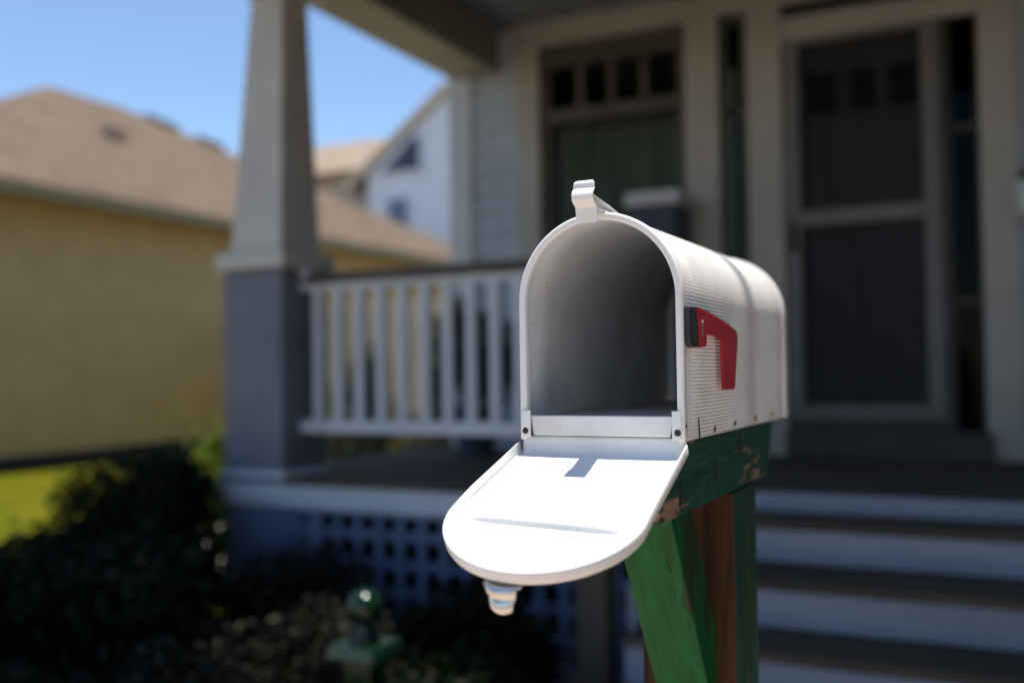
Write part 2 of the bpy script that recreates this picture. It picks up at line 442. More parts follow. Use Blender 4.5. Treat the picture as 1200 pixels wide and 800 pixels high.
# catch pressed from strip, hooked round the tip of the door
def strip(name, prof, wid, conv, mat, parent, th=.0014, smooth=True):
    """a sheet-metal strip: profile points with a half width each; conv maps (u, a, b) to space"""
    mb = MB(); L = []; n = len(prof)
    for i, (a, b) in enumerate(prof):
        a0, b0 = prof[max(0, i - 1)]; a1, b1 = prof[min(n - 1, i + 1)]
        d = math.hypot(a1 - a0, b1 - b0) or 1
        na, nb = -(b1 - b0) / d * th / 2, (a1 - a0) / d * th / 2
        w = wid[i] if isinstance(wid, (list, tuple)) else wid
        L.append([conv(-w, a + na, b + nb), conv(w, a + na, b + nb), conv(w, a - na, b - nb), conv(-w, a - na, b - nb)])
    mb.rings(L)
    return mb.build(name, mat, parent, smooth=False, bevel=.0004)
def smooth_prof(pts, n=5):
    out = []
    P = [pts[0]] + pts + [pts[-1]]
    for i in range(1, len(P) - 2):
        for k in range(n):
            t = k / n
            out.append(tuple(.5 * ((2 * P[i][j]) + (-P[i - 1][j] + P[i + 1][j]) * t + (2 * P[i - 1][j] - 5 * P[i][j] + 4 * P[i + 1][j] - P[i + 2][j]) * t * t + (-P[i - 1][j] + 3 * P[i][j] - 3 * P[i + 1][j] + P[i + 2][j]) * t ** 3) for j in range(len(pts[0]))))
    out.append(pts[-1]); return out
TIP = SCN + RD
cp = smooth_prof([(TIP - .030, -.0150, .0115), (TIP - .012, -.0155, .0135), (TIP - .001, -.0158, .0150), (TIP + .0035, -.0155, .0130), (TIP + .0065, -.0190, .0122), (TIP + .0060, -.0240, .0110), (TIP + .0082, -.0268, .0100), (TIP + .0105, -.0310, .0092), (TIP + .0100, -.0350, .0074), (TIP + .0070, -.0372, .0050)], 5)
hk = MB(); rr_ = []
for i, (a, b, w) in enumerate(cp):      # a bulged tongue: each cross-section bows forward
    sec = []
    for k in range(13):
        t = -1 + 2 * k / 12
        sec.append(dw(-.0060 + w * 1.12 * t, a - .0040 * abs(t) ** 2.6 * (1 if i > 12 else .2), b))
    rr_.append(sec)
hk.rings(rr_, closed=False)
hk.build('door_catch', M['galv'], dpart, smooth=True, solid=.0014, offset=0)
wp = MB(); wp.hexa([dw(-.016, TIP - .021, -.0128), dw(.006, TIP - .024, -.0128), dw(.008, TIP - .004, -.0128), dw(-.013, TIP - .003, -.0128)],
                   [dw(-.016, TIP - .021, -.0121), dw(.006, TIP - .024, -.0121), dw(.008, TIP - .004, -.0121), dw(-.013, TIP - .003, -.0121)])
wp.build('catch_plate', M['enamel'], dpart)

# spring latch on top of the rim
lp = [(.9108, .1440), (.9102, .1500), (.9092, .1560), (.9080, .1600), (.9045, .1622), (.9005, .1650), (.8992, .1690), (.9005, .1730), (.9030, .1757), (.9040, .1768), (.9042, .1785), (.9042, .1815), (.9052, .1837), (.9078, .1848)]
lw = [.0110, .0112, .0112, .0112, .0113, .0113, .0113, .0113, .0112, .0112, .0112, .0111, .0098, .0080]
lp3 = smooth_prof([(a, b, w) for (a, b), w in zip(lp, lw)], 3)
la = strip('latch', [(a, b) for a, b, w in lp3], [w for a, b, w in lp3], lambda u, a, b: (CX - .0012 + u, a, b), M['latch'], box_t, .0016)
strip('latch_brace', [(.9020, .1690), (.9100, .1680), (.9500, .1644), (.9850, .1603), (.9885, .1584), (.9850, .1572), (.9600, .1577), (.9320, .1580), (.9085, .1568)], [.0105, .0105, .0095, .0075, .0070, .0075, .0090, .0100, .0105],
      lambda u, a, b: (CX - .0002 + u, a, b), M['enamel_door'], la, .0014)

# flag on its black pivot block
XS = CX + R0 + .0010
fb = MB(); fb.prism([(.9345, .0590), (.9590, .0600), (.9660, .0205), (.9480, .0195), (.9345, .0235)], 'x', XS - .001, XS + .0070)
flagpart = MB()
flagpart.prism([(.9588, .0590), (1.0000, .0560), (1.0600, .0490), (1.1130, .0408), (1.1200, .0365), (1.1190, .0250), (1.1020, -.0250), (1.0560, -.0240),
                (1.0535, .0280), (1.0250, .0320), (.9905, .0345), (.9870, .0208), (.9660, .0198)], 'x', XS + .0045, XS + .0085)
fo = flagpart.build('flag', M['red'], box_t, bevel=.0012)
fb.build('flag_pivot', M['black'], box_t, bevel=.0012)
g = MB(); g.prism([(.9700, .0300), (.9735, .0300), (.9735, .0400), (.9700, .0400)], 'x', XS + .0083, XS + .0091)
g.build('flag_slot', M['grey'], fo, bevel=.0004)
disc('flag_rivet', (XS + .0086, .9730, .0440), 'x', .0034, .0008, M['grey'], fo)
fe = MB(); fe.prism([(.9592, .0596), (1.0000, .0567), (1.0600, .0497), (1.1140, .0414), (1.1206, .0367), (1.1186, .0365), (1.1125, .0405), (1.0600, .0487), (1.0000, .0557), (.9592, .0586)], 'x', XS + .0040, XS + .0078)
fe.build('flag_edge_shade', M['black'], fo)  # black strip puts the shade of the bevel along the flag

# ------------------------------------------------------------------ its wooden mount
mp_ = thing('mailbox_post', (-.34, 1.22, -H), 'worn green wooden mailbox stand with a diagonal brace', 'post')
b = MB(); b.prism([(.882, -.1445), (1.3490, -.1443), (1.3830, -.0780), (1.3830, -.0735), (.946, -.0735), (.946, -.098), (.882, -.122)], 'x', -.440, -.285)
beam = b.build('beam', M['green_beam'], mp_, bevel=.002)
wedge = MB(); wedge.box(-.430, -.295, 1.02, 1.40, -.0733, -.0487); wedge.build('support_board', M['bare_wood'], mp_)
for y, z in ((.945, -.124), (1.077, -.113), (1.190, -.093)):
    nb = MB(); nb.prism([(y - .004, z + .011), (y + .004, z + .012), (y + .0055, z), (y + .002, z - .013), (y - .004, z - .011)], 'x', -.2856, -.2842)
    nb.build('nail', M['hole'], beam, bevel=.0006)
p = MB(); p.box(-.400, -.2855, 1.160, 1.2755, -H - .05, -.1465)
p.mi = [0, 0, 0, 1, 1, 1]
p.build('upright', [M['bare_wood'], M['green_post']], mp_, bevel=.003)
br = MB()
def brz(z): return .9985 + (-.165 - z) * .625
br.hexa([(-.374, brz(-.42), -.42), (-.309, brz(-.42), -.42), (-.309, brz(-.42) + .076, -.42), (-.374, brz(-.42) + .076, -.42)],
        [(-.374, brz(-.1455), -.1455), (-.309, brz(-.1455), -.1455), (-.309, brz(-.1455) + .076, -.1455), (-.374, brz(-.1455) + .076, -.1455)])
br.build('brace', M['green_brace'], mp_, bevel=.003)

# ------------------------------------------------------------------ the porch house
Y0, YD = 5.60, 3.72       # face of the house, front edge of the porch
ZF = -.490                # porch floor
ho = thing('porch_house', (-1, Y0, -H), 'blue grey clapboard house with a shaded front porch and steps', 'house')
wl = MB()
laps(wl, -3.03, -2.70, Y0 + .03, ZF - .05, 2.16)
laps(wl, -2.70, -1.42, Y0 + .03, ZF - .05, -.20)
laps(wl, .10, 3.2, Y0 + .03, ZF - .05, 2.16)
wl.box(-3.17, -2.70, Y0 + .031, Y0 + .2, -H, 3.0); wl.box(-2.70, -2.54, Y0 + .06, Y0 + .2, -H, 2.1)
wl.box(-2.70, 3.2, Y0 + .031, Y0 + .2, 2.20, 3.0); wl.box(-2.54, -1.42, Y0 + .031, Y0 + .2, -H, -.20)
wl.box(.10, 3.2, Y0 + .031, Y0 + .2, -H, 2.20); wl.box(-1.42, .10, Y0 + .031, Y0 + .2, -H, -.42)
laps(wl, Y0 + .1, 14., -3.17, -H, 3.0, axis='x', sign=-1)
wall = wl.build('wall', M['siding'], ho)
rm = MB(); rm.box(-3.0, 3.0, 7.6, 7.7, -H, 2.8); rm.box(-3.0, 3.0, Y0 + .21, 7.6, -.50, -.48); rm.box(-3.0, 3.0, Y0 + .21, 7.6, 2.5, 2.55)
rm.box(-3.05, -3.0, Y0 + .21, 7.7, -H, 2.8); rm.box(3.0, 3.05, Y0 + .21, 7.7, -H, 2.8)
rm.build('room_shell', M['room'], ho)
wg = MB(); wg.box(.36, 3.21, 3.985, Y0 + .0, -H, 2.149)  # unseen wall added to block light from the right of the porch
laps(wg, .36, 3.21, 3.984, -H, 2.149)
laps(wg, 3.985, Y0 - .001, .359, ZF + .001, 2.149, axis='x', sign=-1)
wg.build('light_block_wing', M['siding'], ho)
ct = MB(); ct.box(-3.185, -3.025, Y0 - .012, Y0 + .10, -H, 2.14); ct.box(-3.187, -3.17, Y0 + .10, Y0 + .20, -H, 2.14)
ct.build('corner_board', M['white'], ho, bevel=.004)
cs = MB()
for x0, x1, z0, z1 in ((-2.695, -2.540, ZF, 2.004), (-1.610, -1.415, ZF, 2.004), (-1.250, -1.062, ZF, 2.004), (-.072, .100, ZF, 2.004)):
    cs.box(x0, x1, Y0 - .025, Y0 + .06, z0, z1)
cs.box(-2.710, .115, Y0 - .030, Y0 + .06, 2.006, 2.170)
cs.box(-1.060, -.074, Y0 - .020, Y0 + .06, 1.800, 1.930)
cs.build('casing', M['trim'], ho, bevel=.004)
# the front window
def window(name, x0, x1, z0, z1, y, sm, fr, bars_z, upper, cols, gmat):
    mb = MB()
    mb.box(x0, x0 + fr, y, y + .05, z0, z1); mb.box(x1 - fr, x1, y, y + .05, z0, z1)
    mb.box(x0 + fr, x1 - fr, y, y + .05, z1 - fr * 1.1, z1); mb.box(x0 + fr, x1 - fr, y, y + .05, z0, z0 + fr)
    for a, c in bars_z: mb.box(x0 + fr, x1 - fr, y - .008, y + .05, a, c)
    w = mb.build(name, sm, ho, bevel=.003)
    if cols > 1:
        for k in range(1, cols):
            x = x0 + fr + (x1 - x0 - 2 * fr) * k / cols
            mu = MB(); mu.box(x - .022, x + .022, y + .004, y + .046, upper[0], upper[1])
            mu.build('muntin', sm, w, bevel=.003)
    gp = MB(); gp.box(x0 + fr * .5, x1 - fr * .5, y + .020, y + .026, z0 + fr * .5, z1 - fr * .5)
    gp.build('pane', gmat, w)
    return w
fw = window('front_window', -2.538, -1.612, -.20, 2.003, Y0 + .02, M['sash'], .055, [(1.520, 1.600)], (1.601, 1.942), 4, M['glass'])
hb = MB(); hb.box(-2.482, -1.668, Y0 + .012, Y0 + .060, 1.870, 1.941); hb.build('head_rail', M['sash'], fw, bevel=.003)
cu = MB(); ring = []
for k in range(161):
    x = -2.50 + .86 * k / 160
    ring.append((x, Y0 + .19 + .018 * math.sin(x * 44) + .012 * math.sin(x * 17 + 1)))
cu.rings([[(x, y, z) for x, y in ring] for z in np.linspace(-.2, 1.56, 6)], closed=False)
cu.build('curtain', M['curtain'], fw, smooth=True, solid=.004)
sl = window('side_light', -1.413, -1.252, -.42, 2.003, Y0 + .02, M['sash_green'], .045, [(1.42, 1.47), (.62, .66)], (0, 0), 1, M['dark_glass'])
sc_ = MB(); sc_.box(-1.368, -1.325, Y0 + .012, Y0 + .06, -.37, 1.70); sc_.build('inner_stile', M['sash_green'], sl)
sl2 = window('side_light', -.222, -.074, -.42, 1.93, Y0 + .02, M['jamb'], .018, [(1.20, 1.24), (.30, .34)], (0, 0), 1, M['dark_glass'])
tr = window('transom', -1.058, -.076, 1.945, 2.14, Y0 + .02, M['jamb'], .03, [], (1.97, 2.11), 3, M['dark_glass'])
# storm door with a front door behind it
sd = MB()
zb_, zt_ = -.295, 1.795
sd.box(-1.058, -.972, Y0 - .012, Y0 + .03, zb_, zt_); sd.box(-.345, -.262, Y0 - .012, Y0 + .03, zb_, zt_)
sd.box(-.971, -.346, Y0 - .012, Y0 + .03, zb_, -.210); sd.box(-.971, -.346, Y0 - .012, Y0 + .03, 1.765, zt_)
sd.box(-.971, -.346, Y0 - .014, Y0 + .03, .765, .850)
sdo = sd.build('storm_door', M['storm'], ho, bevel=.004)
sp = MB(); sp.box(-.970, -.347, Y0 + .006, Y0 + .008, -.209, .764); sp.box(-.970, -.347, Y0 + .006, Y0 + .008, .851, 1.764)
sp.build('screen', M['screen'], sdo)
hd = MB(); hd.box(-1.035, -1.000, Y0 - .022, Y0 - .0125, .62, .80); hd.tube([(-1.018, Y0 - .022, .66), (-1.018, Y0 - .055, .67), (-1.018, Y0 - .055, .75), (-1.018, Y0 - .022, .76)], .007, 8)
hd.build('handle', M['hole'], sdo, bevel=.002)
jb = MB(); jb.box(-.261, -.223, Y0 - .018, Y0 + .10, -.42, 1.80); jb.box(-1.06, -.223, Y0 - .02, Y0 + .12, -.42, -.30)
jb.box(-1.062, -.05, Y0 - .10, Y0 - .021, -.49, -.345)
jb.build('door_sill', M['jamb'], ho, bevel=.004)
fd = MB(); fd.box(-1.05, -.27, Y0 + .095, Y0 + .135, -.30, 1.39); fd.box(-1.05, -.27, Y0 + .095, Y0 + .135, 1.625, 1.80)
fd.box(-1.05, -.945, Y0 + .095, Y0 + .135, 1.391, 1.624); fd.box(-.375, -.27, Y0 + .095, Y0 + .135, 1.391, 1.624)
for x in (-.775, -.575): fd.box(x, x + .055, Y0 + .095, Y0 + .135, 1.391, 1.624)
for x in (-.96, -.62):
    fd.box(x, x + .26, Y0 + .082, Y0 + .0945, .30, 1.20); fd.box(x, x + .26, Y0 + .082, Y0 + .0945, -.20, .15)
fd.build('front_door', M['door'], ho, bevel=.004)

# porch: floor, fascia, lattice, beam, ceiling, roof
dk = MB()
YS = 3.95
for k in range(14):
    y = YD - .015 + k * .1362
    x1 = 3.2 if y < 3.80 else .33
    if y < YS - .06: x1 = -1.18
    dk.box(-3.39, x1, y, min(y + .131, Y0), ZF - .028, ZF)
dk.build('porch_floor', M['deck'], ho, bevel=.003)
fa = MB(); fa.box(-3.395, -1.18, YD - .004, YD + .024, ZF - .135, ZF - .030); fa.box(-3.395, -3.370, YD + .025, Y0, ZF - .135, ZF - .030)
fa.build('fascia', M['white'], ho, bevel=.003)
lt = MB()
lt.box(-3.38, -2.985, YD + .012, YD + .03, -H, ZF - .137)
lt.box(-2.90, -2.82, YD + .004, YD + .026, -H, ZF - .137)
lt.box(-2.984, -1.24, YD + .010, YD + .028, ZF - .158, ZF - .137)
x = -2.984
while x < -1.25:
    lt.box(x, x + .042, YD + .016, YD + .023, -H, ZF - .159); x += .112
z = ZF - .215
while z > -H:
    lt.box(-2.984, -1.24, YD + .024, YD + .031, z - .045, z); z -= .125
lt.box(-3.385, -3.36, YD + .031, Y0, -H, ZF - .137)
lt.build('lattice', M['lattice'], ho)
dv = MB(); dv.box(-3.36, 3.1, 4.6, 4.62, -H, ZF - .03); dv.build('crawl_shade_sheet', M['room'], ho)  # dark sheet standing for the shade under the porch
# side beam back to the house, front beam, ceiling
bm = MB(); bm.box(-3.155, -2.826, YD + .06, Y0 + .01, 1.880, 2.150); bm.box(-3.155, 3.2, YD + .00, YD + .30, 1.881, 2.151)
bm.build('porch_beam', M['beam'], ho, bevel=.006)
ce = MB(); ce.box(-2.825, 3.2, YD + .301, Y0 + .03, 2.151, 2.175); ce.build('porch_ceiling', M['ceiling'], ho)
rf = MB()
rf.prism([(2.95, 2.155), (2.95, 2.235), (Y0 + .3, 3.25), (Y0 + .3, 2.30), (YD + .4, 2.18)], 'x', -3.45, 3.6)
rf.prism([(5.4, 3.05), (5.4, 3.15), (9.8, 5.6), (14.4, 3.15), (14.4, 3.05)], 'x', -3.5, 3.6)
rf.build('porch_roof', M['shingle_porch'], ho)
# the tapered column on its square pier
px0, px1 = -3.390, -3.037
pc = MB(); pc.box(px0, px1, YD, YD + .355, ZF - .028, .495)
pier = pc.build('pier', M['pier'], ho, bevel=.006)
pb = MB(); pb.box(px0 - .015, px1 + .015, YD - .015, YD + .37, ZF - .100, ZF + .03); pb.build('pier_base', M['white'], pier, bevel=.004)
pk = MB(); pk.box(px0 - .03, px1 + .03, YD - .03, YD + .385, .497, .585); pk.build('pier_cap', M['column'], pier, bevel=.012)
sh = MB(); cxp, cyp = (px0 + px1) / 2, YD + .178
def sq(w, z, dx=0): return [(cxp - w + dx, cyp - w, z), (cxp + w + dx, cyp - w, z), (cxp + w + dx, cyp + w, z), (cxp - w + dx, cyp + w, z)]
sh.hexa(sq(.154, .586), sq(.098, 1.848, .032))
sh.hexa(sq(.13, 1.849, .05), sq(.15, 1.879, .08))
sh.build('column_shaft', M['column'], pier, bevel=.006)
lw_ = MB(); lw_.box(-3.036, -2.99, YD + .13, YD + .23, .40, .50); lw_.build('rail_bracket', M['white'], pier, bevel=.01)

# railing
yr = YD + .175
ra = MB(); ra.prism([(yr - .045, .430), (yr + .045, .430), (yr + .045, .462), (yr + .02, .480), (yr - .02, .480), (yr - .045, .462)], 'x', -3.036, -1.25)
rail = ra.build('railing', M['rail'], ho, bevel=.003)
rb = MB(); rb.box(-3.120, -1.25, yr - .040, yr + .040, -.285, -.228); rb.build('bottom_rail', M['white'], rail, bevel=.004)
rb = MB(); rb.box(-3.036, -1.25, yr - .02, yr + .02, .395, .429); rb.build('under_rail', M['white'], rail, bevel=.003)
proto = MB(); proto.box(-.0215, .0215, -.0215, .0215, -.2275, .3945)
x = -2.952; first = None
while x < -1.30:
    if first is None:
        q = MB(); q.box(x - .0215, x + .0215, yr - .0215, yr + .0215, -.2275, .3945)
        first = q.build('baluster', M['white'], rail, bevel=.003); fx = x
    else:
        c = first.copy(); COL.objects.link(c); c.location.x += x - fx
    x += .1195
# steps
st = MB(); rsr = MB()
yy = [3.95, 3.685, 3.355, 3.060, 2.77]; zz_ = [ZF, -.563, -.712, -.865, -1.02]
XL, XR = -1.12, .80
for k in range(5):
    if k: st.box(XL - .0, XR, yy[k] - .0, yy[k - 1] - .016, zz_[k] - .030, zz_[k])
    lo = zz_[k + 1] if k < 4 else -H
    hi = zz_[k] - (.002 if k == 0 else .031)
    r_ = MB()
    y_ = yy[k]
    if k == 0: r_.box(XL, XR, y_ - .015, y_ + .01, lo + .002, ZF - .001)
    else: r_.box(XL + .002, XR, y_ + .004, y_ + .022, lo + .002, zz_[k] - .0305)
    r_.build('riser', M['riser'], ho, bevel=.003)
st.build('treads', M['deck'], ho, bevel=.003)
for xa, xb in ((XL - .045, XL - .003), (XR + .003, XR + .045)):
    sg = MB(); sg.prism([(3.93, ZF - .03), (3.93, ZF - .34), (3.22, -1.05), (3.22, -.74)], 'x', xa, xb)
    sg.build('stringer', M['riser'], ho, bevel=.003)
nw = MB(); nw.box(-1.305, -1.192, 3.10, 3.213, -H, .02); nw.box(-1.320, -1.177, 3.085, 3.228, .021, .055)
nw.build('newel', M['newel'], ho, bevel=.006)

# ------------------------------------------------------------------ things on the porch
cb = thing('porch_shape', (-1.69, 5.33, ZF), 'navy cabinet with a pale lid, for an unidentified shape under the porch window', 'oblong')  # dark shape of unknown kind, built as a lidded box
k = MB(); k.box(-1.815, -1.565, 5.20, 5.50, ZF, .885); k.build('carcass', M['navy'], cb, bevel=.006)
k = MB(); k.box(-1.845, -1.535, 5.17, 5.53, .886, .965); k.build('lid', M['palelid'], cb, bevel=.012)
k = MB(); k.box(-1.80, -1.695, 5.188, 5.199, ZF + .05, .84); k.box(-1.685, -1.58, 5.188, 5.199, ZF + .05, .84); k.build('oblong_panel', M['navy'], cb, bevel=.003)
wl_ = thing('wall_lantern', (.125, 5.58, .70), 'small pale lantern on the casing right of the front door', 'lantern')
k = MB(); k.lathe([(.02, .71), (.045, .74), (.055, .88), (.045, .90)], .125, 5.49, 12); k.build('lamp_shade', M['lamp_glass'], wl_, smooth=True)
k = MB(); k.box(.09, .16, 5.562, 5.572, .72, .95); k.tube([(.125, 5.565, .92), (.125, 5.53, .96), (.125, 5.49, .95), (.125, 5.49, .90)], .008, 8); k.build('bracket', M['hole'], wl_)

# ------------------------------------------------------------------ leaves
def leaf_cloud(n, blobs, size, flat=.35, up=.4, seed=0):
    """n leaves spread through a union of ellipsoids; each a bent pair of quads"""
    r = np.random.default_rng(seed)
    wts = np.array([b[3] * b[4] * b[5] for b in blobs]) ** .75; wts /= wts.sum()
    idx = r.choice(len(blobs), n, p=wts); B = np.array(blobs)[idx]
    d = r.normal(size=(n, 3)); d /= np.linalg.norm(d, axis=1)[:, None]
    rad = r.random(n) ** (1 / 2.4) * (1 + .12 * r.normal(size=n))
    P = B[:, :3] + d * rad[:, None] * B[:, 3:6]
    nrm = d * .5 + r.normal(size=(n, 3)) * .8 + np.array([0, 0, up]); nrm /= np.linalg.norm(nrm, axis=1)[:, None]
    t = np.cross(nrm, r.normal(size=(n, 3))); t /= np.linalg.norm(t, axis=1)[:, None]
    w = np.cross(nrm, t)
    L = size * (.6 + .8 * r.random(n))[:, None]; W = L * flat
    a = P - t * L * .5; c = P + t * L * .5; m1 = P + w * W * .5 + nrm * L * .1; m2 = P - w * W * .5 + nrm * L * .1
    V = np.stack([a, m1, c, m2], 1).reshape(-1, 3)
    F = np.arange(n * 4).reshape(n, 4)
    return V, F

def leaf_obj(name, V, F, mat, parent):
    me = bpy.data.meshes.new(name); o3 = np.array(parent['_o'])
    V = (V - o3).astype(np.float32); n = len(F)
    me.vertices.add(len(V)); me.vertices.foreach_set('co', V.ravel())
    me.loops.add(n * 4); me.loops.foreach_set('vertex_index', F.ravel().astype(np.int32))
    me.polygons.add(n); me.polygons.foreach_set('loop_start', np.arange(0, n * 4, 4, dtype=np.int32))
    me.materials.append(mat); me.update(calc_edges=True)
    ob = bpy.data.objects.new(name, me); COL.objects.link(ob); ob.parent = parent; ob['_o'] = list(parent['_o'])
    return ob

def shrub(x, y, w, d, top, n, mat, size, label, seed, bottom=-H, lean=0, group='shrubs in front of the porch', nb=9):
    t = thing('shrub', (x, y, bottom), label, 'shrub', group)
    r = random.Random(seed); blobs = []
    hgt = top - bottom
    for k in range(nb):
        a = r.random() * 2 * math.pi; q = r.random() ** .5
        f = r.uniform(.22, .80)
        bx, by, bz = x + math.cos(a) * q * w * .62, y + math.sin(a) * q * d * .62, bottom + hgt * f
        s = r.uniform(.28, .42)
        blobs.append((bx, by, bz, w * s * 1.25, d * s * 1.25, min(hgt * s * .8, top - bz + .02)))
    V, F = leaf_cloud(n, blobs, size, seed=seed)
    leaf_obj('foliage', V, F, mat, t)
    sm = MB()
    for bl in blobs[:7]:
        b0 = (x + r.uniform(-.06, .06), y + r.uniform(-.06, .06), bottom - .02)
        mid = ((b0[0] * .6 + bl[0] * .4), (b0[1] * .6 + bl[1] * .4), (b0[2] * .45 + bl[2] * .55))
        sm.tube([b0, mid, bl[:3]], [.016, .012, .005], 6)
    sm.build('stem', M['bark'], t)
    return t

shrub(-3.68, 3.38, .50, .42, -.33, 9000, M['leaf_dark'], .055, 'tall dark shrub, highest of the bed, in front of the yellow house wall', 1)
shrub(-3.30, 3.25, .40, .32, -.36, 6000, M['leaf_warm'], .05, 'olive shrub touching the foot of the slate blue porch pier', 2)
shrub(-3.78, 4.10, .26, .22, -.28, 1500, M['leaf_sunlit'], .06, 'shrub with a sunlit yellow green put into its leaves, beside the porch pier', 3)
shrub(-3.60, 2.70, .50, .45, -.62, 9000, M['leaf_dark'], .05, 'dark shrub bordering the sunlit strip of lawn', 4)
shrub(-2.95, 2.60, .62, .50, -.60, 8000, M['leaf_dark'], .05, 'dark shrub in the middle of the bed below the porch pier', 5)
shrub(-2.66, 3.22, .46, .30, -.66, 5200, M['leaf_pale'], .045, 'shrub flecked with painted glints and pale blossom in front of the blue porch lattice', 6)
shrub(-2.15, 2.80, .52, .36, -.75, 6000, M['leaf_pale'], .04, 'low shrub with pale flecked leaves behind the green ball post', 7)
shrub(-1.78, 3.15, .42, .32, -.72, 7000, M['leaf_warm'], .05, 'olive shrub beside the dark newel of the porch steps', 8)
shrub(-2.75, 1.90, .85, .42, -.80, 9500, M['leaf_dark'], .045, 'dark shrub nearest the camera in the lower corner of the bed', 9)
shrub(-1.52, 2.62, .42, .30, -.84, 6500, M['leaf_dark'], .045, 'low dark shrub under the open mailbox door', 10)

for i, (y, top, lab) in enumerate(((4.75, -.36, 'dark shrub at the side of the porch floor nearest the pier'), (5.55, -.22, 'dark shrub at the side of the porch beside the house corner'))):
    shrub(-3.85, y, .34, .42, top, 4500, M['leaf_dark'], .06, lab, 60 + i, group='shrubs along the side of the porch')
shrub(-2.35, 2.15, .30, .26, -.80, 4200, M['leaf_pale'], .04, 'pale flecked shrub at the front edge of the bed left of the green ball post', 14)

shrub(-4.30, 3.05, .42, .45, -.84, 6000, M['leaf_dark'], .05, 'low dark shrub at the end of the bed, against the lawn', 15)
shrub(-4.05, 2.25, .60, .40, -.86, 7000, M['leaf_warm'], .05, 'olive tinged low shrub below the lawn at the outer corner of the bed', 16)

# green ball-topped post in the bed
gpst = thing('garden_post', (-1.66, 2.40, -H), 'green garden post with a glossy ball finial and flat cap among the shrubs', 'post')
gx, gy = -1.665, 2.40
k = MB(); k.box(gx - .045, gx + .045, gy - .045, gy + .045, -H - .05, -.812); k.build('shaft', M['gloss_green'], gpst, bevel=.004)
k = MB(); k.hexa([(gx - .082, gy - .082, -.811), (gx + .082, gy - .082, -.811), (gx + .082, gy + .082, -.811), (gx - .082, gy + .082, -.811)],
                 [(gx - .074, gy - .074, -.772), (gx + .074, gy - .074, -.772), (gx + .074, gy + .074, -.772), (gx - .074, gy + .074, -.772)])
k.build('cap', M['gloss_green'], gpst, bevel=.004)
k = MB(); k.lathe([(.05, -.771), (.036, -.755), (.026, -.735), (.030, -.722)] + [(.052 * math.sin(a), -.676 - .052 * math.cos(a)) for a in np.linspace(.45, math.pi - .02, 18)], gx, gy, 28)
k.build('ball_finial', M['gloss_green'], gpst, smooth=True)

# fern in a pot on the porch
pt = thing('potted_plant', (-2.72, 5.05, ZF), 'leafy plant in a dark pot on the porch behind the railing', 'plant')
k = MB(); k.lathe([(.10, ZF), (.15, ZF + .26), (.165, ZF + .26), (.165, ZF + .30), (.14, ZF + .30), (.13, ZF + .25)], -2.72, 5.05, 20); k.build('pot', M['navy'], pt, smooth=False)
V, F = leaf_cloud(700, [(-2.72, 5.05, .10, .24, .24, .28), (-2.78, 5.0, .28, .12, .12, .14), (-2.62, 5.1, -.05, .2, .2, .14)], .10, seed=31); leaf_obj('foliage', V, F, M['leaf_dark'], pt)
k = MB()
for dx, dz in ((-.06, .3), (.08, .15), (0, .35)): k.tube([(-2.72, 5.05, ZF + .24), (-2.72 + dx, 5.05, dz)], [.01, .005], 6)
k.build('stem', M['bark'], pt)

# ------------------------------------------------------------------ behind: fence, neighbours
XW = -11.5
fe_ = thing('board_fence', (-8, 14, -H), 'weathered board fence across the side yard seen between the balusters', 'fence')
k = MB(); x = XW + .1
while x < -3.4:
    hh = 1.15 + .02 * random.random(); k.box(x, x + .135, 14.0, 14.022, -H, hh); x += .145
k.build('boards', M['fence'], fe_, bevel=.004)
k = MB()
for z in (-.85, 0, .9): k.box(XW + .1, -3.4, 14.0225, 14.06, z, z + .09)
k.build('stringer_rail', M['fence'], fe_)
for i, (x, y, w, top, n, mt, lab) in enumerate(((-5.3, 9.0, .42, .72, 2600, 'leaf_dark', 'dark side yard shrub nearest the porch wall, seen through the balusters'),
        (-6.5, 9.6, .50, .45, 2600, 'leaf_warm', 'olive side yard shrub in the middle of the row before the board fence'),
        (-8.6, 11.2, .45, .10, 2200, 'leaf_sunlit', 'low shrub with a sunlit green leaf colour at the far end of the row before the board fence'))):
    shrub(x, y, w, .35, top, n, M[mt], .08, lab, 40 + i, group='shrubs in the side yard', nb=7)

yh = thing('yellow_house', (-13, 14, -H), 'yellow neighbouring house with a tan shingled hip roof', 'house')
k = MB(); laps(k, 6.5, 22.2, XW, -H - .05, 2.42, exposure=.18, t=.025, axis='x', sign=1); k.box(-20, XW - .0, 6.5, 22.2, -H, 2.40)
ywall = k.build('wall', M['yellow'], yh)
k = MB(); k.box(XW + .026, XW + .06, 6.5, 22.2, -H - .05, -1.02); k.build('wall_foot', M['soil'], yh)  # dark strip along the foot of the wall
k = MB(); A, B_, C_, D_ = (-11, 7.3, 2.47), (-11, 22.7, 2.47), (-21, 22.7, 2.47), (-21, 7.3, 2.47)
E1, E2 = (-16, 12.85, 5.47), (-16, 14.6, 5.47)
Zt = lambda p, d: (p[0], p[1], p[2] - d)
k.add([A, B_, C_, D_, E1, E2], [(0, 1, 5, 4), (2, 3, 4, 5), (1, 2, 5), (3, 0, 4)])
k.add([Zt(p, .10) for p in (A, B_, C_, D_)], [(3, 2, 1, 0)])
yroof = k.build('roof', M['shingle'], yh)
k = MB(); k.box(-11.02, -10.975, 7.28, 22.72, 2.30, 2.45); k.box(-21, -11.02, 7.27, 7.315, 2.30, 2.45); k.box(-11.50, -11.02, 7.32, 22.7, 2.355, 2.369)
k.build('eave_board', M['olive'], yh)
